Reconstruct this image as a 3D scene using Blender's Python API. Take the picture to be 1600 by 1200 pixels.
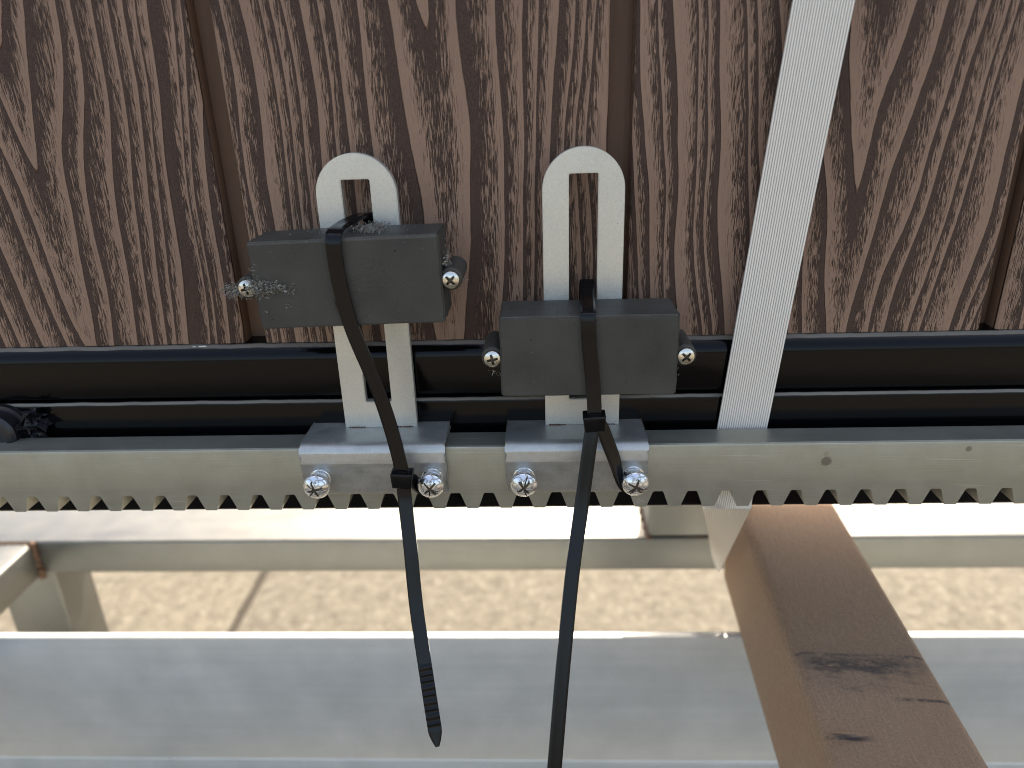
import bpy, bmesh, math, random
from mathutils import Vector, Matrix

for o in list(bpy.data.objects):
    bpy.data.objects.remove(o)
S = bpy.context.scene
COL = S.collection
MM = 0.001          # every length below is written in millimetres; X right, Y into the gate, Z up
random.seed(4)

# ------------------------------------------------------------------ camera
cam = bpy.data.cameras.new('camera')
cam.sensor_width = 36.0
cam.lens = 1150.0 / 1600.0 * 36.0
cam.clip_start = 0.01
cam.clip_end = 2000.0
cam.dof.use_dof = True
cam.dof.focus_distance = 0.262
cam.dof.aperture_fstop = 8.5
cam.dof.aperture_blades = 0
cam_o = bpy.data.objects.new('camera', cam)
COL.objects.link(cam_o)
right = Vector((0.99899, 0.03306, -0.03037))
up = Vector((0.01542, 0.3825, 0.92383))
back = right.cross(up).normalized()
up = back.cross(right).normalized()
right.normalize()
cm = Matrix((right, up, back)).transposed().to_4x4()
cm.translation = Vector((11.6, -238.2, 122.9)) * MM
cam_o.matrix_world = cm
S.camera = cam_o

# ------------------------------------------------------------------ sky, sun, exposure
SUN_EL, SUN_AZ = math.radians(54), math.radians(12)      # behind the gate, to the right
w = bpy.data.worlds.new('World')
S.world = w
w.use_nodes = True
wn = w.node_tree
sky = wn.nodes.new('ShaderNodeTexSky')
sky.sky_type = 'NISHITA'
sky.sun_disc = False
sky.sun_elevation = SUN_EL
sky.sun_rotation = SUN_AZ
sky.air_density = 1.0
sky.dust_density = 5.0
sky.ozone_density = 0.3
wn.links.new(sky.outputs[0], wn.nodes['Background'].inputs[0])
wn.nodes['Background'].inputs[1].default_value = 0.15
sl = bpy.data.lights.new('sun', 'SUN')
sl.energy = 2.0
sl.angle = math.radians(0.53)
sl.color = (1.0, 0.94, 0.84)
so = bpy.data.objects.new('sun', sl)
to_sun = Vector((math.sin(SUN_AZ) * math.cos(SUN_EL), math.cos(SUN_AZ) * math.cos(SUN_EL), math.sin(SUN_EL)))
so.rotation_euler = to_sun.to_track_quat('Z', 'Y').to_euler()
so.location = to_sun * 20
COL.objects.link(so)
S.view_settings.view_transform = 'Standard'
S.view_settings.look = 'None'
S.view_settings.gamma = 1.0
S.view_settings.use_curve_mapping = False
S.view_settings.exposure = 1.75
S.view_settings.use_white_balance = True          # the phone balanced for the shade
S.view_settings.white_balance_temperature = 7100
S.view_settings.white_balance_tint = 10.0
S.render.engine = 'CYCLES'
S.cycles.max_bounces = 10
S.cycles.use_denoising = True
S.cycles.filter_width = 1.0


# ------------------------------------------------------------------ node expression helper
class X:
    """A scalar socket with arithmetic."""
    def __init__(self, nt, s):
        self.nt, self.s = nt, s

    def op(self, kind, *a, clamp=False):
        n = self.nt.nodes.new('ShaderNodeMath')
        n.operation = kind
        n.use_clamp = clamp
        for i, v in enumerate((self,) + a):
            if isinstance(v, X):
                self.nt.links.new(v.s, n.inputs[i])
            else:
                n.inputs[i].default_value = v
        return X(self.nt, n.outputs[0])

    def __add__(self, o): return self.op('ADD', o)
    __radd__ = __add__
    def __sub__(self, o): return self.op('SUBTRACT', o)
    def __rsub__(self, o): return (self * -1.0) + o
    def __mul__(self, o): return self.op('MULTIPLY', o)
    __rmul__ = __mul__
    def __truediv__(self, o): return self.op('DIVIDE', o)
    def abs(self): return self.op('ABSOLUTE')
    def sqrt(self): return self.op('SQRT')
    def fract(self): return self.op('FRACT')
    def max(self, o): return self.op('MAXIMUM', o)
    def min(self, o): return self.op('MINIMUM', o)
    def sat(self): return self.op('ADD', 0.0, clamp=True)

    def step(self, a, b):
        n = self.nt.nodes.new('ShaderNodeMapRange')
        n.interpolation_type = 'SMOOTHSTEP'
        self.nt.links.new(self.s, n.inputs[0])
        n.inputs[1].default_value, n.inputs[2].default_value = a, b
        return X(self.nt, n.outputs[0])


class Mat:
    def __init__(self, name):
        self.m = bpy.data.materials.new(name)
        self.m.use_nodes = True
        self.nt = self.m.node_tree
        self.b = self.nt.nodes['Principled BSDF']
        tc = self.nt.nodes.new('ShaderNodeTexCoord')
        sp = self.nt.nodes.new('ShaderNodeSeparateXYZ')
        self.nt.links.new(tc.outputs['Object'], sp.inputs[0])
        self.x, self.y, self.z = [X(self.nt, sp.outputs[i]) * 1000.0 for i in range(3)]

    def vec(self, x, y, z):
        n = self.nt.nodes.new('ShaderNodeCombineXYZ')
        for i, v in enumerate((x, y, z)):
            if isinstance(v, X):
                self.nt.links.new(v.s, n.inputs[i])
            else:
                n.inputs[i].default_value = v
        return n.outputs[0]

    def noise(self, x, y, z, detail=2.0, rough=0.5):
        n = self.nt.nodes.new('ShaderNodeTexNoise')
        n.inputs['Scale'].default_value = 1.0
        n.inputs['Detail'].default_value = detail
        n.inputs['Roughness'].default_value = rough
        self.nt.links.new(self.vec(x, y, z), n.inputs['Vector'])
        return X(self.nt, n.outputs[0])

    def voro(self, x, y, z, feature='F1', out=0):
        n = self.nt.nodes.new('ShaderNodeTexVoronoi')
        n.feature = feature
        n.inputs['Scale'].default_value = 1.0
        self.nt.links.new(self.vec(x, y, z), n.inputs['Vector'])
        return n.outputs[out]

    def mix(self, fac, a, b):
        n = self.nt.nodes.new('ShaderNodeMix')
        n.data_type = 'RGBA'
        if isinstance(fac, X):
            self.nt.links.new(fac.s, n.inputs[0])
        else:
            n.inputs[0].default_value = fac
        for i, v in ((6, a), (7, b)):
            if isinstance(v, (tuple, list)):
                n.inputs[i].default_value = (*v, 1.0)
            else:
                self.nt.links.new(v, n.inputs[i])
        return n.outputs[2]

    def set(self, **k):
        for key, v in k.items():
            key = key.replace('_', ' ')
            i = self.b.inputs[key]
            if isinstance(v, X):
                self.nt.links.new(v.s, i)
            elif isinstance(v, tuple):
                i.default_value = (*v, 1.0)
            elif isinstance(v, (int, float)):
                i.default_value = v
            else:
                self.nt.links.new(v, i)
        return self

    def bump(self, h, dist_mm, strength=1.0):
        n = self.nt.nodes.new('ShaderNodeBump')
        n.inputs['Strength'].default_value = strength
        n.inputs['Distance'].default_value = dist_mm * MM
        self.nt.links.new(h.s, n.inputs['Height'])
        self.nt.links.new(n.outputs[0], self.b.inputs['Normal'])
        return self


# ------------------------------------------------------------------ materials
def zinc(name, c=(0.52, 0.53, 0.51), rough=0.42, metallic=0.75, streak=(0.02, 0.02, 0.6), spangle=0.25, var=0.12, spots=(), scratch=0.0):
    a = Mat(name)
    n1 = a.noise(a.x * streak[0] * 2, a.y * streak[1] * 2, a.z * streak[2] * 2, 3)       # rolling marks
    n2 = a.noise(a.x * spangle, a.y * spangle, a.z * spangle, 4, 0.6)                   # cloudy spangle
    n3 = a.noise(a.x * 2.2, a.y * 2.2, a.z * 2.2, 2, 0.7)                               # grain
    n4 = a.noise(a.x * 0.05, a.y * 0.05, a.z * 0.05 + 3.0, 3)
    v = (n1 - 0.5) * var + (n2 - 0.5) * var * 1.4 + (n3 - 0.5) * (var * 1.1 + 0.18) + (n4 - 0.5) * var * 1.2
    col = a.mix((v + 0.5).sat(), tuple(q * 0.55 for q in c), tuple(min(0.95, q * 1.45) for q in c))
    if scratch:
        sc = a.noise(a.x * 0.03 + a.z * 0.02, a.y, a.z * 3.6, 2).step(0.66, 0.70) * a.noise(a.x * 0.02, 7.0, a.z * 0.2, 1).step(0.45, 0.6)
        col = a.mix(sc * scratch, col, (0.72, 0.71, 0.64))
    speck = a.noise(a.x * 1.1, a.y * 1.1, a.z * 1.1 + 40, 1).step(0.74, 0.79)
    col = a.mix(speck * 0.55, col, (0.16, 0.155, 0.14))
    for (sx, sz, r, tone) in spots:
        d = ((a.x - sx) * (a.x - sx) + (a.z - sz) * (a.z - sz)).sqrt() + (n3 - 0.5) * r * 1.2
        k = d.step(r * 1.15, r * 0.8)
        col = a.mix(k * 0.8, col, tone)
    a.set(Base_Color=col, Metallic=metallic, Roughness=(n2 - 0.5) * 0.25 + (n1 - 0.5) * 0.2 + rough)
    a.bump(n3 * 0.5 + n1 * 0.8, 0.05, 0.6)
    return a.m


def wood(name, xc, s, k, c2, e, seed, phase):
    """Composite board with an embossed cathedral grain; x across from the board's left edge, z up."""
    a = Mat(name)
    x, z = a.x, a.z
    n1 = a.noise(x * 0.016, seed, z * 0.0075, 1) - 0.5
    n2 = a.noise(x * 0.06, seed + 9.0, z * 0.02, 1) - 0.5
    n3 = a.noise(x * 0.5, seed + 17.0, z * 0.22, 3, 0.6) - 0.5
    n5 = a.noise(x * 0.035, seed + 29.0, z * 0.012, 1) - 0.5
    u = x - xc + n1 * 16.0 + n2 * 3.6
    g = (u * u + e * e).sqrt() - e
    F = z * s - g * k - u * u * c2 + n5 * 1.1 + n3 * 0.07 + phase
    F = F + (a.noise(F * 0.62, seed + 61.0, 0.0, 0) - 0.5) * 1.7          # uneven ring widths
    t = F.fract()
    dash = a.noise(x * 3.0, seed + 31.0, z * 0.20, 3, 0.6)
    patch = a.noise(x * 0.07, seed + 71.0, z * 0.013, 2) - 0.5
    ridge = t.step(0.33, 0.22)                                           # clean ridge beside the sharp edge
    tail = t.step(0.96, 0.74)                                            # plain dark band before the next one
    cover = 0.39 - t * 0.58 + patch * 0.55
    v = ridge * 0.5 + (tail - 1.0) * 0.9 + cover + (dash - 0.5) * (2.5 - ridge * 2.2)
    edge = t.step(0.0, 0.03)
    light = v.step(-0.06, 0.10) * edge
    groove = a.noise(x * 3.2, seed + 37.0, z * 0.20, 1).step(0.60, 0.68) * t.step(0.10, 0.3)
    light = light * (1.0 - groove * 0.45)
    big = a.noise(x * 0.03, seed + 3.0, z * 0.015, 2)
    fine = a.noise(x * 3.2, seed + 5.0, z * 3.2, 2, 0.7)
    hi = a.mix(big, (0.238, 0.144, 0.096), (0.340, 0.217, 0.151))
    hi = a.mix(fine.step(0.35, 0.75), hi, (0.285, 0.170, 0.110))
    lo = a.mix(fine.step(0.3, 0.7), (0.034, 0.0190, 0.0132), (0.098, 0.058, 0.041))
    grain = a.mix(light, lo, hi)
    spark = a.noise(x * 2.6, seed + 50.0, z * 2.6, 0).step(0.79, 0.83)
    grain = a.mix(spark * light * 0.6, grain, (0.55, 0.40, 0.30))
    face = a.y.step(1.6, 0.9)                    # the machined tongue and edges carry no emboss
    smooth_c = a.mix(fine, (0.120, 0.067, 0.041), (0.160, 0.092, 0.058))
    col = a.mix(face, smooth_c, grain)
    a.set(Base_Color=col, Roughness=0.66 - light * 0.16, Specular_IOR_Level=0.28)
    a.bump((light * 1.0 + dash * 0.18 + fine * 0.16) * face, 1.3, 1.0)
    return a.m


def black_paint(name, edge_z=None):
    a = Mat(name)
    n = a.noise(a.x * 0.03, a.y * 0.03, a.z * 0.2, 4, 0.6)
    sc = a.noise(a.x * 0.35 + a.z * 0.5, a.y * 0.3, a.z * 2.4 - a.x * 0.4, 2).step(0.67, 0.72)
    dust = a.noise(a.x * 0.9, a.y * 0.9, a.z * 0.9, 3, 0.75).step(0.64, 0.80)
    col = a.mix(dust * 0.35 + sc * 0.10, (0.002, 0.002, 0.0023), (0.035, 0.033, 0.030))
    if edge_z is not None:                        # highlight painted along the front corner, with some worn paint
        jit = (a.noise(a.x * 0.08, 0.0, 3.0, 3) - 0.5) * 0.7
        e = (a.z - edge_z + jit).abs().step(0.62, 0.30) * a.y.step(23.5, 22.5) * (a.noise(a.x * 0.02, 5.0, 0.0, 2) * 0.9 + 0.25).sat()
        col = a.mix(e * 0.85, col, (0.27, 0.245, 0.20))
    a.set(Base_Color=col, Roughness=0.07 + n * 0.12 + dust * 0.3, Specular_IOR_Level=0.19)
    a.bump(a.noise(a.x * 0.5, a.y * 0.5, a.z * 0.5, 3), 0.05, 0.5)
    return a.m


def dull_plastic(name, seed):
    a = Mat(name)
    big = a.noise(a.x * 0.06, a.y * 0.06 + seed, a.z * 0.06, 3)
    fine = a.noise(a.x * 1.6, a.y * 1.6 + seed, a.z * 1.6, 3, 0.7)
    col = a.mix(big, (0.034, 0.032, 0.026), (0.078, 0.074, 0.062))
    dust = fine.step(0.55, 0.85) * 0.45
    col = a.mix(dust, col, (0.12, 0.118, 0.105))
    scr = a.noise(a.x * 0.5 - a.z * 1.7, seed + 4.0, a.z * 0.5 + a.x * 0.22, 1).step(0.755, 0.775)
    col = a.mix(scr * 0.5, col, (0.26, 0.26, 0.24))
    edge_hi = a.z.step(13.3, 13.9) * a.y.step(-7.0, -7.6) * (fine * 1.3 - 0.1).sat()        # edge highlight painted pale on the top front corner
    col = a.mix(edge_hi * 0.7, col, (0.17, 0.165, 0.15))
    pit = a.noise(a.x * 0.75, a.y * 0.75 + seed, a.z * 0.75 + 11.0, 1).step(0.73, 0.77)
    col = a.mix(pit * 0.8, col, (0.012, 0.012, 0.012))
    a.set(Base_Color=col, Roughness=0.58 - big * 0.12, Specular_IOR_Level=0.22)
    a.bump(fine - pit * 1.2, 0.10, 0.8)
    return a.m


def tie_plastic():
    a = Mat('nylon_black')
    n = a.noise(a.x * 0.9, a.y * 0.9, a.z * 0.9, 3, 0.7)
    col = a.mix(n.step(0.62, 0.8) * 0.4, (0.003, 0.003, 0.0034), (0.035, 0.034, 0.03))
    a.set(Base_Color=col, Roughness=0.10 + n * 0.18, Specular_IOR_Level=0.26)
    a.bump(n, 0.05, 0.6)
    return a.m


def steel_bright(name, c, rough, crackle):
    a = Mat(name)
    n = a.noise(a.x * 1.3, a.y * 1.3, a.z * 1.3, 3, 0.7)
    dirt = n.step(0.68, 0.80)
    a.set(Base_Color=a.mix(dirt * 0.55, c, tuple(q * 0.22 for q in c)), Metallic=1.0, Roughness=rough + dirt * 0.3)
    vd = X(a.nt, a.voro(a.x * 0.42 + n * 1.2, a.y * 0.42, a.z * 0.42 + n * 0.8, 'DISTANCE_TO_EDGE'))
    a.bump(vd.step(0.0, 0.07) * crackle + n * 0.25, 0.22, 1.0)
    return a.m


def bearer_mat():
    a = Mat('brown_fibre')
    x, y, z = a.x, a.y, a.z
    fine = a.noise(x * 0.9, y * 0.9, z * 0.9, 4, 0.8)
    fib = a.noise(x * 0.9, y * 0.12, z * 0.9, 2)
    big = a.noise(x * 0.03, y * 0.02, z * 0.03, 2)
    col = a.mix((fine * 0.75 + fib * 0.25 - 0.5) * 2.6 + 0.5, (0.165, 0.104, 0.064), (0.390, 0.262, 0.170))
    col = a.mix(big.step(0.3, 0.8) * 0.35, col, (0.26, 0.155, 0.080))
    w1 = a.noise(x * 0.10, y * 0.25, 0.0, 3, 0.6)
    w2 = a.noise(x * 0.35, y * 1.1, 4.0, 3, 0.7)
    top = z.step(-1.6, -0.6)

    def smear(y0, half, x0, x1, soft, lo, hi):
        yy = (y - y0 + (w1 - 0.5) * half * 1.8).abs()
        band = yy.step(half, half * 0.15)
        ends = x.step(x0 - soft, x0 + soft) * x.step(x1 + soft, x1 - soft)
        return band * ends * (w2 + (w1 - 0.5)).step(lo, hi) * top
    m = smear(22.0, 15.0, 2, 60, 9, 0.15, 1.05) * 0.8
    m = m.max(smear(21.0, 8.5, 5, 50, 7, 0.18, 0.62))
    m = m.max(smear(26.5, 1.6, -2, 60, 5, 0.25, 0.6) * 0.9)
    m = m.max(smear(8.0, 5.0, 12, 38, 8, 0.3, 0.9) * 0.6)
    m = m.max(smear(1.5, 1.4, 38, 62, 5, 0.3, 0.55))
    m = m.max(smear(-19.5, 1.6, 3, 19, 4, 0.2, 0.5))
    col = a.mix(m * 0.9, col, (0.040, 0.036, 0.037))
    a.set(Base_Color=col, Roughness=0.72, Specular_IOR_Level=0.3)
    a.bump(fine * 0.8 - m * 1.3, 0.22, 0.9)
    return a.m


def strap_mat():
    a = Mat('woven_strap')
    n = a.noise(a.x * 2.5, a.y * 0.3, a.z * 0.05, 2)
    col = a.mix(n, (0.74, 0.695, 0.61), (0.86, 0.81, 0.72))
    dirt = a.y.step(14.25, 14.55) * a.y.step(15.3, 15.0)          # groove shading painted in, with dirt, on the hanging length
    col = a.mix(dirt * 0.4, col, (0.30, 0.28, 0.245))
    a.set(Base_Color=col, Roughness=0.36, Specular_IOR_Level=0.5)
    a.b.inputs['Subsurface Weight'].default_value = 0.0
    return a.m


def concrete_mat():
    a = Mat('concrete')
    x, y = a.x, a.y
    n1 = a.noise(x * 0.006, y * 0.006, 0.0, 4, 0.6)
    n2 = a.noise(x * 0.05, y * 0.05, 2.0, 4, 0.65)
    n3 = a.noise(x * 0.25, y * 0.25, 5.0, 3, 0.7)
    v = (n1 - 0.5) * 0.5 + (n2 - 0.5) * 1.9 + (n3 - 0.5) * 1.6 + 0.5
    col = a.mix(v.sat(), (0.080, 0.070, 0.050), (0.205, 0.183, 0.138))
    chip = a.noise(x * 0.06, y * 0.06, 9.0, 2).step(0.60, 0.70)
    col = a.mix(chip * 0.6, col, (0.26, 0.235, 0.185))
    pit = a.noise(x * 0.075, y * 0.075, 19.0, 2).step(0.62, 0.72)
    col = a.mix(pit * 0.6, col, (0.075, 0.062, 0.046))
    a.set(Base_Color=col, Roughness=0.85)
    a.bump(n3 + n2, 1.2, 0.7)
    return a.m


def simple(name, c, rough=0.6, metallic=0.0, n_scale=1.0, var=0.3):
    a = Mat(name)
    n = a.noise(a.x * n_scale, a.y * n_scale, a.z * n_scale, 3, 0.65)
    a.set(Base_Color=a.mix(n, tuple(q * (1 - var) for q in c), tuple(q * (1 + var) for q in c)), Roughness=rough, Metallic=metallic)
    a.bump(n, 0.15, 0.8)
    return a.m


M = dict(
    rack=zinc('rack_zinc', (0.325, 0.322, 0.268), 0.38, 0.66, (0.012, 0.3, 1.1), 0.12, 0.24,
              spots=((113.2, -7.6, 1.9, (0.12, 0.105, 0.085)), (112.8, -4.6, 1.0, (0.26, 0.25, 0.2)),
                     (162.5, -3.2, 1.1, (0.15, 0.14, 0.09))), scratch=0.5),
    plate=zinc('plate_zinc', (0.61, 0.605, 0.55), 0.42, 0.65, (0.3, 0.3, 0.3), 1.1, 0.19, scratch=0.12),
    clip=zinc('clip_zinc', (0.47, 0.468, 0.435), 0.46, 0.75, (0.05, 0.2, 0.3), 0.25, 0.34),
    galv=zinc('galvanised_steel', (0.76, 0.84, 0.765), 0.36, 0.45, (0.003, 0.04, 0.12), 0.03, 0.22, scratch=0.12),
    tube=zinc('galvanised_tube', (0.195, 0.196, 0.182), 0.46, 0.92, (0.003, 0.05, 0.2), 0.06, 0.2),
    black=black_paint('black_paint'),
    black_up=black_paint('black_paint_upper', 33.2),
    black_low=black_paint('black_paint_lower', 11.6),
    block_a=dull_plastic('dusty_black_plastic', 1.0),
    block_b=dull_plastic('plain_black_plastic', 7.0),
    tie=tie_plastic(),
    bolt=steel_bright('bolt_zinc', (0.74, 0.75, 0.75), 0.20, 0.7),
    recess_shade=simple('screw_shade', (0.085, 0.075, 0.058), 0.45, 0.7, 2.0, 0.4),  # dark tone that paints shade into the head recesses
    screw=steel_bright('screw_steel', (0.70, 0.67, 0.58), 0.24, 0.0),
    bearer=bearer_mat(),
    strap=strap_mat(),
    concrete=concrete_mat(),
    filings=simple('iron_filings', (0.27, 0.25, 0.21), 0.4, 0.6, 3.0, 0.85),
    hair=simple('fine_swarf', (0.42, 0.38, 0.32), 0.4, 0.6, 2.0, 0.3),
    rust=simple('weld_rust', (0.115, 0.062, 0.035), 0.75, 0.1, 0.25, 0.6),
    joint=simple('joint_sand', (0.05, 0.043, 0.033), 0.95, 0.0, 0.2, 0.3),
    rubber=simple('black_rubber', (0.012, 0.012, 0.014), 0.35, 0.0, 0.4, 0.4),
    film=simple('dark_film', (0.018, 0.019, 0.022), 0.25, 0.0, 0.4, 0.7),
)


# ------------------------------------------------------------------ mesh helpers (millimetres)
BASE = {}           # world base point of every parent, millimetres


def link(name, me, mat=None, parent=None, origin=(0, 0, 0)):
    o = bpy.data.objects.new(name, me)
    COL.objects.link(o)
    if mat is not None and not me.materials:
        me.materials.append(mat)
    o.location = Vector(origin) * MM
    if parent is not None:
        o.parent = parent
        o.location = (Vector(origin) - BASE.get(parent.name, Vector((0, 0, 0)))) * MM
    BASE[o.name] = Vector(origin)
    return o


def finish(bm, name, mat, parent=None, origin=(0, 0, 0), smooth=35):
    """bm holds world millimetres; the object's origin is put at `origin`."""
    og = Vector(origin)
    for v in bm.verts:
        v.co = (v.co - og) * MM
    bmesh.ops.recalc_face_normals(bm, faces=bm.faces)
    me = bpy.data.meshes.new(name)
    bm.to_mesh(me)
    bm.free()
    if smooth:
        for p in me.polygons:
            p.use_smooth = True
        me.set_sharp_from_angle(angle=math.radians(smooth))
    return link(name, me, mat, parent, origin)


def add_box(bm, x0, x1, y0, y1, z0, z1, bev=0.0, seg=2):
    r = bmesh.ops.create_cube(bm, size=1.0)
    vs = r['verts']
    for v in vs:
        v.co = Vector(((x0 + x1) / 2 + v.co.x * (x1 - x0), (y0 + y1) / 2 + v.co.y * (y1 - y0), (z0 + z1) / 2 + v.co.z * (z1 - z0)))
    if bev > 0:
        es = list({e for v in vs for e in v.link_edges})
        bmesh.ops.bevel(bm, geom=es, offset=bev, segments=seg, affect='EDGES', profile=0.5)
    return vs


def box(name, mat, parent, x0, x1, y0, y1, z0, z1, bev=0.0, seg=2, origin=(0, 0, 0)):
    bm = bmesh.new()
    add_box(bm, x0, x1, y0, y1, z0, z1, bev, seg)
    return finish(bm, name, mat, parent, origin)


def add_prism(bm, poly, axis, a0, a1):
    """poly: 2D loop in the two other axes (in x,y,z order)."""
    def pt(p, a):
        if axis == 'x': return (a, p[0], p[1])
        if axis == 'y': return (p[0], a, p[1])
        return (p[0], p[1], a)
    v0 = [bm.verts.new(pt(p, a0)) for p in poly]
    v1 = [bm.verts.new(pt(p, a1)) for p in poly]
    n = len(poly)
    for i in range(n):
        j = (i + 1) % n
        bm.faces.new((v0[i], v0[j], v1[j], v1[i]))
    f0 = bm.faces.new(v0)
    f1 = bm.faces.new(list(reversed(v1)))
    bmesh.ops.triangulate(bm, faces=[f for f in (f0, f1) if len(f.verts) > 4])


def add_lathe(bm, prof, cx, cz, y_sign=1.0, n=28):
    """prof: (radius, y) list, turned about an axis along Y through (cx, cz)."""
    rings = []
    for r, y in prof:
        if r < 1e-4:
            rings.append([bm.verts.new((cx, y, cz))])
        else:
            rings.append([bm.verts.new((cx + r * math.cos(2 * math.pi * i / n), y, cz + r * math.sin(2 * math.pi * i / n))) for i in range(n)])
    for a, b in zip(rings, rings[1:]):
        for i in range(n):
            j = (i + 1) % n
            if len(a) == 1:
                bm.faces.new((a[0], b[i], b[j]))
            elif len(b) == 1:
                bm.faces.new((a[i], a[j], b[0]))
            else:
                bm.faces.new((a[i], a[j], b[j], b[i]))


def catmull(pts, n):
    out = []
    P = [Vector(p) for p in pts]
    P = [P[0] * 2 - P[1]] + P + [P[-1] * 2 - P[-2]]
    for i in range(1, len(P) - 2):
        for k in range(n):
            t = k / n
            a, b, c, d = P[i - 1], P[i], P[i + 1], P[i + 2]
            out.append(0.5 * ((2 * b) + (c - a) * t + (2 * a - 5 * b + 4 * c - d) * t * t + (3 * b - a - 3 * c + d) * t ** 3))
    out.append(P[-2])
    return out


def add_sweep(bm, pts, widths, prof, scale=None, raw_from=10 ** 6):
    """Sweep a 2D loop (across, out) along pts; widths = across direction per point."""
    n = len(pts)
    rings = []
    for i, p in enumerate(pts):
        tg = (pts[min(i + 1, n - 1)] - pts[max(i - 1, 0)]).normalized()
        wd = Vector(widths[i])
        if i < raw_from:
            wd = (wd - tg * wd.dot(tg)).normalized()
        nm = tg.cross(wd).normalized()
        sw, st = scale(i / (n - 1)) if scale else (1, 1)
        rings.append([bm.verts.new(p + wd * (q[0] * sw) + nm * (q[1] * st)) for q in prof])
    m = len(prof)
    for a, b in zip(rings, rings[1:]):
        for i in range(m):
            j = (i + 1) % m
            bm.faces.new((a[i], a[j], b[j], b[i]))
    bm.faces.new(rings[0])
    bm.faces.new(list(reversed(rings[-1])))


def thing(name, label, cat, loc=(0, 0, 0), group=None):
    o = bpy.data.objects.new(name, None)
    o.empty_display_size = 0.02
    COL.objects.link(o)
    o.location = Vector(loc) * MM
    BASE[o.name] = Vector(loc)
    return tag(o, label, cat, group)


def tag(o, label, cat=None, group=None, kind=None):
    o['label'] = label
    if cat: o['category'] = cat
    if group: o['group'] = group
    if kind: o['kind'] = kind
    return o


# ------------------------------------------------------------------ ground
FLOOR = -620.0
bm = bmesh.new()
r = 400000.0
f = bm.faces.new([bm.verts.new(c) for c in ((-r, -r, FLOOR - 12), (r, -r, FLOOR - 12), (r, r, FLOOR - 12), (-r, r, FLOOR - 12))])
ground = finish(bm, 'ground', M['concrete'], smooth=0)
ground['kind'] = 'structure'
SL = 2000.0
bm = bmesh.new()
add_box(bm, 6, SL - 6, 6, SL - 6, -60, 0, 4.0, 2)
slab0 = finish(bm, 'concrete_slab', M['concrete'])
slab_me = slab0.data
bpy.data.objects.remove(slab0)
for i in range(-3, 3):
    for j in range(-3, 4):
        s = link('concrete_slab', slab_me, None, ground, (-456.0 + i * SL, -1400.0 + j * SL, FLOOR + random.uniform(-0.8, 0.8)))
        s.rotation_euler.z = math.radians(0.0)
box('joint_bed', M['joint'], ground, -456 - 3 * SL, -456 + 3 * SL, -1400 - 3 * SL, -1400 + 4 * SL, FLOOR - 11, FLOOR - 8)

# ------------------------------------------------------------------ storage frame under the gate
fr = thing('storage_rack', 'galvanised steel storage frame of welded tubes below the gate', 'metal frame', (0, 215, FLOOR))
ZT = -187.0
box('rear_tube', M['tube'], fr, -1300, 1300, 215.2, 275, ZT - 28.5, ZT, 2.2, 3)
bm = bmesh.new()
add_box(bm, -1300, 1300, 112.3, 117.6, -288.5, ZT, 0.9, 2)
add_box(bm, -1300, 1300, 118.2, 160, -288.5, -283.5, 0.9, 2)
fb = finish(bm, 'front_angle', M['galv'], fr)
box('lower_beam', M['galv'], fr, -1300, 1300, 113.4, 170, -350, -289.0, 2.0, 3)
box('cross_member', M['tube'], fr, -406, -373, -60, 214.6, ZT - 28.8, ZT - 0.6, 2.2, 3)
box('cross_member', M['tube'], fr, 760, 793, -60, 214.6, ZT - 28.8, ZT - 0.6, 2.2, 3)
for x0 in (-418, 760):
    box('leg', M['tube'], fr, x0, x0 + 48, 222, 262, FLOOR, ZT - 29.2, 2.2, 3)
    box('leg', M['tube'], fr, x0, x0 + 40, 126, 166, FLOOR, -351, 2.2, 3)
box('upright', M['tube'], fr, 86, 140, 215.8, 255.8, ZT + 0.4, 900, 2.2, 3)


def weld(p0, p1, rad, parent):
    bm = bmesh.new()
    a, b = Vector(p0), Vector(p1)
    n = max(3, int((b - a).length / (rad * 0.8)))
    for i in range(n + 1):
        p = a.lerp(b, i / n)
        bmesh.ops.create_icosphere(bm, subdivisions=1, radius=rad * random.uniform(0.85, 1.2),
                                   matrix=Matrix.Translation(p + Vector([random.uniform(-.3, .3) * rad for _ in range(3)])))
    return finish(bm, 'weld_bead', M['rust'], parent, smooth=180)


weld((-373.5, 214.0, ZT - 1), (-373.5, 214.0, ZT - 29), 3.0, fr)
weld((-373, 213.2, ZT - 29), (-406, 213.2, ZT - 29.5), 1.6, fr)
weld((-378, 213.8, ZT - 0.5), (-403, 213.8, ZT - 0.5), 0.9, fr)
weld((-376, 222, ZT - 29.5), (-420, 222, ZT - 29.5), 2.0, fr)
weld((86, 216, ZT + 0.6), (86, 256, ZT + 0.6), 2.0, fr)

# ------------------------------------------------------------------ brown bearer beam
bdir = Vector((-8.5, -160.0, 0)).normalized()
bx = Vector((125.9, 131.5, -120.0))
bm = bmesh.new()
add_box(bm, 0, 60.5, -400, 170, -66.6, 0, 6.0, 5)
be = finish(bm, 'bearer_beam', M['bearer'])
be.location = Vector((119.5, 0, -120)) * MM
be.rotation_euler.z = math.radians(-3.0)
bm = bmesh.new()
sec = [(3.0, 0.0, 0.3), (6.0, 1.5, 1.3), (9.0, 1.3, 1.2), (13.0, 0.9, 0.8), (18.0, 0.5, 0.45), (23.0, 0.1, 0.1)]
rows = []
for x, hw, h in sec:
    y = -19.0 + (x - 3) * 0.12
    rows.append([bm.verts.new((x, y - hw, -0.1)), bm.verts.new((x, y - hw * 0.7, h)), bm.verts.new((x, y + hw * 0.5, h * 0.8)), bm.verts.new((x, y + hw * 1.4, -0.1))])
for a, b in zip(rows, rows[1:]):
    for q in range(3):
        bm.faces.new((a[q], a[q + 1], b[q + 1], b[q]))
finish(bm, 'torn_flap', M['bearer'], be, smooth=60)
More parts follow.
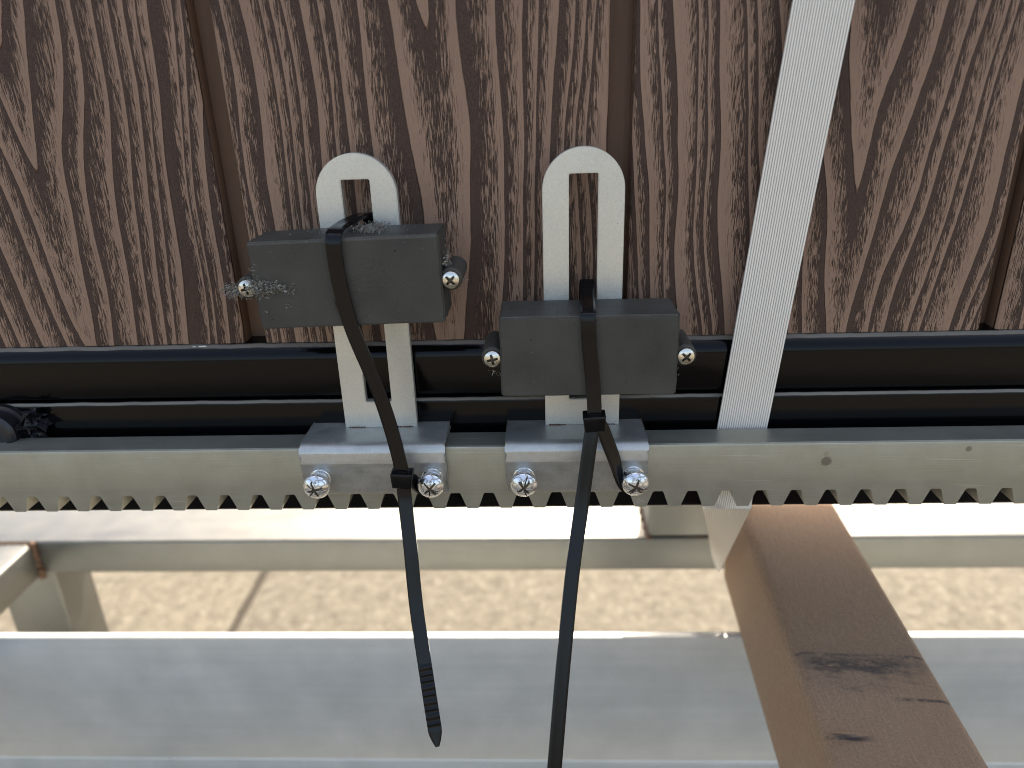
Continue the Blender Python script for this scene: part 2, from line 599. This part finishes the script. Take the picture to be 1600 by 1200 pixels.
tag(be, 'brown scuffed rectangular beam running from under the gate towards the viewer', 'beam')

# ------------------------------------------------------------------ the sliding gate
gate = thing('sliding_gate', 'brown wood-grain plank gate in a glossy black steel frame', 'gate', (0, 20, -37))
WOODS = [wood('wood_grain_one', 66.0, 0.0150, 0.112, 0.0010, 2.0, 1.3, 0.33),
         wood('wood_grain_two', 70.0, 0.0080, 0.088, 0.0011, 1.5, 12.7, 0.50),
         wood('wood_grain_three', 76.0, 0.0165, 0.115, 0.0007, 1.5, 23.1, 0.25),
         wood('wood_grain_four', 40.0, 0.011, 0.115, 0.0006, 2.0, 35.9, 0.2)]
lefts = [-93.3 - 135.7 * k for k in range(9, -1, -1)] + [42.5, 176.0] + [176.0 + 134.5 * k for k in range(1, 8)]
plank_meshes = {}
for i, x0 in enumerate(lefts):
    mi = {-229: 0, -93: 1, 42: 2, 176: 3}.get(round(x0), i % 4)
    if mi not in plank_meshes:
        prof = [(0.0, 1.4), (0.4, 0.4), (1.4, 0.0), (126.6, 0.0), (127.6, 0.4), (128.0, 1.4), (128.0, 7.6), (138.6, 7.9),
                (138.6, 11.0), (130.0, 11.2), (130.0, 20.0), (5.0, 20.0), (5.0, 6.8), (0.0, 6.8)]
        bm = bmesh.new()
        add_prism(bm, prof, 'z', 0, 930)
        o = finish(bm, 'plank', WOODS[mi], smooth=50)
        plank_meshes[mi] = o.data
        bpy.data.objects.remove(o)
    link('plank', plank_meshes[mi], None, gate, (x0, 22 + random.uniform(-0.15, 0.15), 32))
prof = [(62.0, 34.0)]
for k in range(9):
    a = math.pi / 2 * k / 8
    prof.append((23.5 - 6.5 * math.sin(a), 27.5 + 6.5 * math.cos(a)))
for k in range(5):
    a = math.pi / 2 * k / 4
    prof.append((19.2 - 2.2 * math.cos(a), 15.1 - 2.2 * math.sin(a)))
prof.append((62.0, 12.9))
bm = bmesh.new()
add_prism(bm, prof, 'x', -1330, 1140)
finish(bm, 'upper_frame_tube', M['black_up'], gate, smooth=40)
box('bottom_rail', M['black_low'], gate, -1330, 1140, 16.6, 211, -37.0, 12.6, 2.4, 5)  # unseen depth behind the front face added to shade the bearer
box('top_rail', M['black'], gate, -1330, 1140, 14.0, 62, 962.5, 1010, 1.6, 4)
# chipped paint on the frame's top edge
bm = bmesh.new()
for k in range(7):
    x = -118 + random.gauss(0, 2.2)
    bmesh.ops.create_icosphere(bm, subdivisions=1, radius=1.0, matrix=Matrix.Translation((x, 20.6, 33.2 + random.uniform(-.3, .2))) @ Matrix.Diagonal((random.uniform(.6, 2.2), .35, .3, 1)))
finish(bm, 'chipped_edge', M['plate'], gate, smooth=180)
# dark bolt with a scrap of torn film at the left
bm = bmesh.new()
add_lathe(bm, [(9.5, 16.7), (9.5, 14.5), (8.0, 14.2), (8.0, 9.0), (7.0, 7.6), (5.6, 7.2), (5.4, 8.0), (2.0, 8.3), (0, 8.4)], -199.0, 3.0, n=40)
finish(bm, 'frame_bolt', M['rubber'], gate)
bm = bmesh.new()
for k in range(15):
    c = Vector((-187.5 + random.gauss(0, 2.6), 12.5 + random.uniform(-2, 2.5), 4.5 + random.gauss(0, 3.0)))
    a, b = Vector([random.gauss(0, 1) for _ in range(3)]).normalized(), Vector([random.gauss(0, 1) for _ in range(3)]).normalized()
    h = random.uniform(2.0, 4.5)
    g = [[bm.verts.new(c + a * (u - 1) * h + b * (v - 1) * h * 0.6 + Vector([random.gauss(0, .55) for _ in range(3)])) for u in range(3)] for v in range(3)]
    for u in range(2):
        for v in range(2):
            bm.faces.new((g[v][u], g[v][u + 1], g[v + 1][u + 1], g[v + 1][u]))
finish(bm, 'torn_film', M['film'], gate, smooth=0)

# ------------------------------------------------------------------ gear rack
PITCH, N0 = 12.566, -185.2
xa, xb = N0 - 24 * PITCH - PITCH / 2, N0 + 54 * PITCH + PITCH / 2
low = [(xa, -26.0)]
for k in range(-24, 55):
    c = N0 + k * PITCH
    for dx, z in ((-4.15, -26.0), (-2.0, -19.9), (-1.55, -19.4), (1.55, -19.4), (2.0, -19.9), (4.15, -26.0)):
        low.append((c + dx, z))
low.append((xb, -26.0))
TOPL = [(0.0, -1.0), (0.25, -0.35), (0.95, 0.0), (11.8, 0.0), (12.4, -0.6)]
bm = bmesh.new()
rows = []
for x, z in low:
    rows.append([bm.verts.new((x, 0.0, z)), bm.verts.new((x, 0.0, -17.5))] + [bm.verts.new((x, y, zz)) for y, zz in TOPL] +
                [bm.verts.new((x, 12.4, -17.5)), bm.verts.new((x, 12.4, z))])
m_ = len(rows[0])
for a, b in zip(rows, rows[1:]):
    for q in range(m_):
        bm.faces.new((a[q], a[(q + 1) % m_], b[(q + 1) % m_], b[q]))
bm.faces.new(rows[0]); bm.faces.new(list(reversed(rows[-1])))
rk = finish(bm, 'gear_rack', M['rack'], smooth=25)
tag(rk, 'long galvanised steel gear rack with downward teeth along the black frame', 'gear rack')


# ------------------------------------------------------------------ brackets
def recess_head(name, mat, parent, cx, cz, y, R, rise, rim, arms, rot, depth, seed, nr=16, na=72):
    """Domed screw head facing the viewer with a cut recess whose shade is painted dark; arms = (half width, length, angle) list."""
    rnd = random.Random(seed)
    bm = bmesh.new()
    rings = []
    inside = {}
    for i in range(nr + 1):
        r = R * i / nr
        ring = []
        for k in range(na if i else 1):
            a = 2 * math.pi * k / na
            px, pz = r * math.cos(a), r * math.sin(a)
            hit = False
            for hw, ln, an in arms:
                u = px * math.cos(an + rot) + pz * math.sin(an + rot)
                v = -px * math.sin(an + rot) + pz * math.cos(an + rot)
                if abs(v) < hw * (1.15 - 0.5 * abs(u) / ln) and 0 <= u < ln: hit = True
            dome = rise * (1 - (r / R) ** 2.6)
            vt = bm.verts.new((cx + px, y - dome + (depth if hit else 0.0), cz + pz))
            inside[vt] = hit
            ring.append(vt)
        rings.append(ring)
    for i in range(nr):
        for k in range(na):
            j = (k + 1) % na
            q = (rings[0][0], rings[1][k], rings[1][j]) if i == 0 else (rings[i][k], rings[i][j], rings[i + 1][j], rings[i + 1][k])
            fc = bm.faces.new(q)
            if any(inside[v] for v in q): fc.material_index = 1
    last = rings[-1]
    for dr, dy in rim:
        nxt = [bm.verts.new((cx + (R + dr) * math.cos(2 * math.pi * k / na), y + dy, cz + (R + dr) * math.sin(2 * math.pi * k / na))) for k in range(na)]
        for k in range(na):
            j = (k + 1) % na
            bm.faces.new((last[k], last[j], nxt[j], nxt[k]))
        last = nxt
    o = finish(bm, name, mat, parent, (cx, y, cz), smooth=40)
    o.data.materials.append(M['recess_shade'])
    return o


def star_screw(parent, cx, cz, y, rot):
    arms = [(0.42, 1.75, q * math.pi / 2) for q in range(4)]
    return recess_head('screw', M['screw'], parent, cx, cz, y, 2.75, 0.75, [(0.12, 0.25), (0.1, 1.3), (-1.2, 1.4), (-1.2, 4.0)], arms, rot, 0.8, 3)


def bolt(parent, cx, cz, rot):
    y0 = -3.2
    rnd = random.Random(int(cx * 10))
    arms = [(0.34, 2.9, q * math.pi / 2 + rnd.uniform(-.08, .08)) for q in range(4)]
    arms += [(0.17, rnd.uniform(2.6, 4.2), rnd.uniform(0, 6.28)) for q in range(5)]  # thin dark rays painted in place of reflections on the dome
    o = recess_head('bolt', M['bolt'], parent, cx, cz, y0 - 6.6, 4.65, 2.1, [(0.22, 0.45), (0.2, 1.5), (-0.4, 2.2), (-1.5, 2.5), (-1.6, 6.5)], arms, rot, 0.28, 5, 22, 96)
    bm = bmesh.new()
    add_lathe(bm, [(4.0, y0 + 0.6), (4.0, y0 - 0.7), (3.7, y0 - 0.9), (2.6, y0 - 0.9)], cx, cz, n=28)
    finish(bm, 'washer', M['bolt'], o, smooth=40)
    return o


def bracket(x0, x1, px, rot, label, name_group):
    t = thing('rack_bracket', label, 'bracket', ((x0 + x1) / 2, 6, 0.5), name_group)
    # bent clip over the rack's top edge
    prof = [(17.0, 0.35), (17.0, 2.5), (0.4, 2.5)]
    for k in range(1, 7):                                    # outer bend
        a = math.pi / 2 * k / 6
        prof.append((0.4 - 4.0 * math.sin(a), -1.5 + 4.0 * math.cos(a)))
    prof += [(-3.65, -4.6), (-3.3, -6.0), (-2.95, -7.0), (-2.9, -17.2), (-2.6, -17.6), (-0.35, -17.6), (-0.35, 0.35)]
    bm = bmesh.new()
    nseg = 6
    for s_ in range(nseg):
        pass
    add_prism(bm, prof, 'x', x0, x1)
    es = [e for e in bm.edges if abs(e.verts[0].co.x - e.verts[1].co.x) < 0.01 and len(e.link_faces) == 2 and
          any(abs(fc.normal.x) < 0.5 for fc in e.link_faces) and any(len(fc.verts) == 3 for fc in e.link_faces) and any(len(fc.verts) == 4 for fc in e.link_faces)]
    bmesh.ops.bevel(bm, geom=es, offset=0.35, segments=2, affect='EDGES')
    finish(bm, 'clip', M['clip'], t, ((x0 + x1) / 2, 0, 0), smooth=40)
    # slotted plate with a round head
    hw, zt = 13.7, 102.3
    yb, yf = 15.2, 12.2
    outer = [(px + hw, 2.3), (px + hw, zt - hw)]
    for k in range(1, 28):
        a = math.pi * k / 28
        outer.append((px + hw * math.cos(a), zt - hw + hw * math.sin(a)))
    outer += [(px - hw, zt - hw), (px - hw, 2.3)]
    sw, s0, s1, rr = 4.85, 13.0, 93.9, 0.6
    inner = []
    for (cx, cz, a0) in ((px + sw - rr, s1 - rr, 0), (px - sw + rr, s1 - rr, 90), (px - sw + rr, s0 + rr, 180), (px + sw - rr, s0 + rr, 270)):
        for k in range(4):
            a = math.radians(a0 + 30 * k)
            inner.append((cx + rr * math.cos(a), cz + rr * math.sin(a)))
    bm = bmesh.new()
    loops = []
    for lp in (outer, inner):
        vs = [bm.verts.new((p[0], yf, p[1])) for p in lp]
        loops.append([bm.edges.new((vs[i], vs[(i + 1) % len(vs)])) for i in range(len(vs))])
    bmesh.ops.triangle_fill(bm, use_beauty=True, edges=loops[0] + loops[1])
    ext = bmesh.ops.extrude_face_region(bm, geom=list(bm.faces))
    for v in [g for g in ext['geom'] if isinstance(g, bmesh.types.BMVert)]:
        v.co.y = yb
    bmesh.ops.recalc_face_normals(bm, faces=bm.faces)
    es = [e for e in bm.edges if len(e.link_faces) == 2 and e.calc_face_angle(0) > 1.0 and abs(e.verts[0].co.y - yf) < 0.01 and abs(e.verts[1].co.y - yf) < 0.01]
    bmesh.ops.bevel(bm, geom=es, offset=0.28, segments=2, affect='EDGES')
    finish(bm, 'slotted_plate', M['plate'], t, (px, yf, 2.3), smooth=30)
    for q, bxx in enumerate((x0 + 6.4, x1 - 4.9)):
        bolt(t, bxx, -10.7, rot + q * 0.5)
    bm = bmesh.new()
    for sx in (-1, 1):
        for k in range(7):
            bmesh.ops.create_icosphere(bm, subdivisions=1, radius=random.uniform(.35, .6), matrix=Matrix.Translation((px + sx * (6.5 + k * 0.9), 12.1, 2.55)))
    finish(bm, 'weld_bead', M['rust'], t, smooth=180)
    return t


GRP = 'slotted rack brackets'
bracket(-77.2, -24.4, -50.0, 0.3, 'left slotted zinc bracket with round head, clipped over the gear rack', GRP)
bracket(-2.2, 48.6, 26.0, 0.7, 'right slotted zinc bracket, showing a long open slot above its block', GRP)


# ------------------------------------------------------------------ magnet blocks
def magnet_block(cx, cz, wd, ht, tilt, mat, seed, label, group):
    t = thing('magnet_block', label, 'black block', (cx, 2, cz - ht / 2), group)
    rnd = random.Random(seed)
    bm = bmesh.new()
    add_box(bm, cx - wd / 2, cx + wd / 2, -8.0, 11.9, cz - ht / 2, cz + ht / 2, 0.0)
    bmesh.ops.subdivide_edges(bm, edges=list(bm.edges), cuts=9, use_grid_fill=True)
    for v in bm.verts:                                  # slightly moulded, uneven faces
        v.co += Vector((rnd.gauss(0, .10), rnd.gauss(0, .06), rnd.gauss(0, .08)))
    bmesh.ops.recalc_face_normals(bm, faces=bm.faces)
    es = [e for e in bm.edges if len(e.link_faces) == 2 and e.calc_face_angle(0) > 1.0]
    bmesh.ops.bevel(bm, geom=es, offset=0.55, segments=2, affect='EDGES')
    body = finish(bm, 'block_body', mat, t, (cx, 0, cz), smooth=40)
    for sx in (-1, 1):
        lx = cx + sx * (wd / 2 + 2.7)
        bm = bmesh.new()
        add_lathe(bm, [(0, -6.2), (3.2, -6.2), (3.7, -5.7), (3.7, 11.5), (0, 11.6)], lx, cz - 0.6, n=28)
        lug = finish(bm, 'lug', mat, t, (lx, 0, cz), smooth=40)
        sc_ = star_screw(lug, lx, cz - 0.6, -7.5, 0.5 + sx * 0.3)
        for o in (lug, sc_):
            pass
    t.rotation_euler.y = math.radians(-tilt)
    return t


GB = 'black blocks tied to the brackets'
magnet_block(-50.8, 63.9, 61.5, 29.0, 1.2, M['block_a'], 1, 'dusty black block tied high on the left bracket, iron filings on one screw', GB)
magnet_block(26.9, 37.1, 59.0, 28.2, -0.2, M['block_b'], 2, 'cleaner black block tied lower on the right bracket', GB)


# ------------------------------------------------------------------ iron filings and swarf
def filings(name, spots, label, mat):
    bm = bmesh.new()
    for (c, sd, n, ln) in spots:
        for k in range(n):
            p = Vector((c[0] + random.gauss(0, sd[0]), c[1] + random.uniform(-sd[1], sd[1]), c[2] + random.gauss(0, sd[2])))
            d = Vector((random.gauss(0, 1), random.gauss(-0.4, .8), random.gauss(0, .8))).normalized() * random.uniform(*ln)
            s_ = d.orthogonal().normalized() * random.uniform(.07, .15)
            q = d.cross(s_).normalized() * s_.length
            a = [bm.verts.new(p + u) for u in (s_, q - s_ * .5, -q - s_ * .5)]
            b = [bm.verts.new(p + d + u * .6) for u in (s_, q - s_ * .5, -q - s_ * .5)]
            bm.faces.new(a); bm.faces.new(list(reversed(b)))
            for i in range(3):
                bm.faces.new((a[i], a[(i + 1) % 3], b[(i + 1) % 3], b[i]))
    o = finish(bm, name, mat, smooth=0)
    return tag(o, label, 'filings', kind='stuff')


filings('iron_filings', [((-79.6, -8.7, 63.2), (2.0, .8, 1.3), 620, (.4, 1.2)), ((-75.0, -8.5, 62.9), (2.6, .6, .8), 420, (.4, 1.1)),
                         ((-88.6, -6.0, 61.6), (2.1, 1.0, 1.1), 380, (.5, 1.5)), ((-81.5, -8.2, 68.5), (.7, .4, .9), 30, (.2, .6)),
                         ((-78.8, -8.2, 55), (.5, .3, .5), 14, (.2, .5)), ((-71.5, -8.2, 56.5), (.6, .2, .5), 14, (.2, .5))],
        'crust of fine iron filings around the left screw of the upper block', M['filings'])
filings('iron_filings', [((-44.0, 3.0, 79.6), (3.0, 6.5, .5), 650, (.3, .9)), ((-60, 3.0, 79.0), (5.5, 5.0, .12), 60, (.15, .4)), ((-36, 3.0, 79.6), (4.5, 5.0, .12), 40, (.15, .4))],
        'small heap of iron filings on top of the upper block', M['filings'])
filings('iron_filings', [((-48.5, -8.3, 60), (3.5, .2, 5.5), 60, (.1, .35)), ((-41, -8.3, 66), (3.5, .2, 3.5), 45, (.1, .3)), ((-55.5, -8.4, 57), (.5, .2, 1.0), 24, (.15, .4))],
        'scattered dark specks of filings beside the tie on the upper block', M['rubber'])
filings('steel_swarf', [((-17.2, -3.8, 63.6), (1.6, .6, .9), 16, (2.0, 5.0)), ((-18.8, -2, 68.5), (.5, 1.5, 2.4), 110, (.4, 1.2))],
        'thin bright swarf hairs around the right screw of the upper block', M['hair'])
filings('steel_swarf', [((-4.5, -4, 30.5), (1.5, .6, .8), 9, (.6, 1.8)), ((56.6, -5, 31.5), (.5, .6, 2.2), 18, (.4, 1.5)), ((44.5, -14, -14.5), (1.3, .5, .7), 12, (.6, 1.6))],
        'few stray metal hairs on the lower block and right bolt', M['hair'])

# ------------------------------------------------------------------ cable ties
TIE = [(-2.45, -0.45), (-2.1, -0.62), (2.1, -0.62), (2.45, -0.45), (2.45, 0.45), (2.1, 0.62), (1.5, 0.66), (1.3, 0.64), (-1.3, 0.64), (-1.5, 0.66), (-2.1, 0.62), (-2.45, 0.45)]


def tie(label, loop, loopw, tail, tailw, head_c, head_rot, hook, hookw, tip):
    t = thing('cable_tie', label, 'cable tie', head_c, 'black cable ties')

    def seg(name, pts, ws, n, scale=None, prof=TIE):
        P = catmull(pts, n)
        W = catmull(ws, n)
        bm = bmesh.new()
        add_sweep(bm, P, W, prof, scale)
        return finish(bm, name, M['tie'], t, head_c, smooth=40)
    seg('band', loop, loopw, 10)
    seg('anchor_band', hook, hookw, 10)

    def sc(u):
        if not tip: return (1, 1)
        k = 1.0
        if u > 0.955: k = max(0.30, 1 - ((u - 0.955) / 0.045) ** 1.6 * 0.72)
        rid = 1.0
        if 0.78 < u < 0.955: rid = 1.45 if math.sin(u * 330) > 0.2 else 0.75
        return (k, rid)
    seg('tail', tail, tailw, 36, sc)
    bm = bmesh.new()
    add_box(bm, -3.7, 3.7, -2.7, 2.7, -3.0, 3.0, 0.6, 3)
    rot = Matrix.Rotation(head_rot[1], 4, 'Y') @ Matrix.Rotation(head_rot[0], 4, 'X')
    for v in bm.verts:
        v.co.x *= 1 + 0.02 * v.co.z
        v.co = rot @ v.co + Vector(head_c)
    finish(bm, 'head', M['tie'], t, head_c, smooth=40)
    bm = bmesh.new()
    add_box(bm, -1.6, 1.6, -1.0, -0.2, 2.6, 3.25, 0.15, 2)
    for v in bm.verts:
        v.co = rot @ v.co + Vector(head_c)
    finish(bm, 'pawl', M['tie'], t, head_c, smooth=40)
    return t


XW = (1, 0, 0)
tie('left black cable tie with its pointed tail end hanging free',
    [(-47.5, 18.3, 62), (-47.2, 18.6, 74), (-47.6, 16.5, 81.2), (-49.8, 9.0, 82.0), (-52.6, 0.0, 81.2), (-53.4, -6.8, 80.3), (-53.6, -9.4, 77.5), (-53.6, -9.3, 70), (-53.0, -9.3, 62),
     (-51.3, -9.4, 51), (-48.8, -9.7, 41.8), (-44.9, -10.0, 29.3), (-41.6, -10.5, 15.1), (-39.2, -11.5, 2.0), (-38.6, -12.0, -4.0)],
    [XW, XW, XW, (1, .35, 0), (1, .3, 0), (1, .1, 0), XW, (1, 0, .02), (1, 0, .1), (1, 0, .22), (1, 0, .3), (1, 0, .28), (1, 0, .2), (1, 0, .1), XW],
    [(-38.3, -12.4, -6.0), (-38.1, -13.5, -13.5), (-36.4, -20.0, -29.5), (-34.6, -28, -49), (-31.3, -38, -69.5), (-27.4, -49.0, -92.5)],
    [XW, XW, (1, .1, .08), (1, .15, .12), (1, .2, .15), (1, .2, .2)],
    (-38.5, -12.2, -5.8), (0.08, 0.05),
    [(-38.0, -10.5, -6.2), (-36.0, -8.6, -8.8), (-33.6, -6.6, -13.0), (-31.0, -5.9, -15.0), (-28.3, -5.8, -14.9), (-25.9, -5.8, -12.6)],
    [(1, .5, .8), (.6, .8, .5), (.2, 1, .1), (0, 1, 0), (0, 1, 0), (0, 1, 0)], True)
tie('right black cable tie whose tail runs off the lower edge',
    [(27.4, 18.3, 36), (27.4, 18.6, 50), (27.5, 16.6, 56.4), (27.4, 12.0, 55.6), (27.0, 4.0, 53.2), (26.7, -6.8, 52.6), (26.6, -9.3, 50.2), (27.0, -9.3, 42), (27.9, -9.3, 33),
     (28.5, -9.5, 26), (28.8, -10.2, 20), (28.8, -11.0, 16)],
    [XW] * 12,
    [(28.5, -11.6, 14.5), (27.6, -12.8, 10.0), (24.2, -19.8, -13), (20.5, -30, -34.7), (16.7, -44.3, -63.4), (13.4, -58.3, -91.7), (11.4, -65.6, -106.7)],
    [XW, XW, (1, .1, 0), (1, .1, -.1), (1, .1, -.1), (1, .1, -.1), (1, .1, -.1)],
    (28.8, -11.2, 15.0), (0.15, -0.05),
    [(30.0, -9.8, 14.2), (31.8, -9.4, 11.0), (34.0, -9.0, 5.0), (36.4, -8.6, -2.0), (38.8, -7.6, -10.5), (41.0, -6.6, -14.6), (44.0, -6.0, -15.2), (46.8, -5.9, -12.8)],
    [(1, .5, .3), (1, .6, .4), (1, .7, .45), (.9, .8, .4), (.5, 1, .2), (0, 1, 0), (0, 1, 0), (0, 1, 0)], False)

# ------------------------------------------------------------------ packing strap
HWD, NR = 9.3, 22
sp = []
for k in range(NR):
    a = -HWD + 2 * HWD * k / NR
    b = 2 * HWD / NR
    sp += [(a + b * 0.0, 0.02), (a + b * 0.12, 0.45), (a + b * 0.66, 0.45), (a + b * 0.80, 0.02)]
sp += [(HWD, 0.02), (HWD, -0.3), (-HWD, -0.3)]
path, wdir = [], []
for z in (940, 700, 300, 142, 60, 0, -22, -36):
    path.append(Vector((86.4 + z * 0.0825, 14.6, z)))
    wdir.append(Vector((1, 0.0, -0.08)))
path = catmull(path[:], 4)
wdir = [Vector((1, 0, -0.08))] * len(path)
end_c = Vector((127.2, 182, -186.5))
last = path[-1]
for k in range(1, 13):
    u = k / 12
    p = last.lerp(end_c, u)
    path.append(p)
    wdir.append(Vector((1, 0, -0.08)).lerp(Vector((-0.03, -1.0, 0.0)), u))
bm = bmesh.new()
add_sweep(bm, path, wdir, sp, raw_from=len(path) - 12)
st = finish(bm, 'packing_strap', M['strap'], smooth=20)
tag(st, 'white ribbed plastic packing strap running down the gate and under the beam', 'strap')
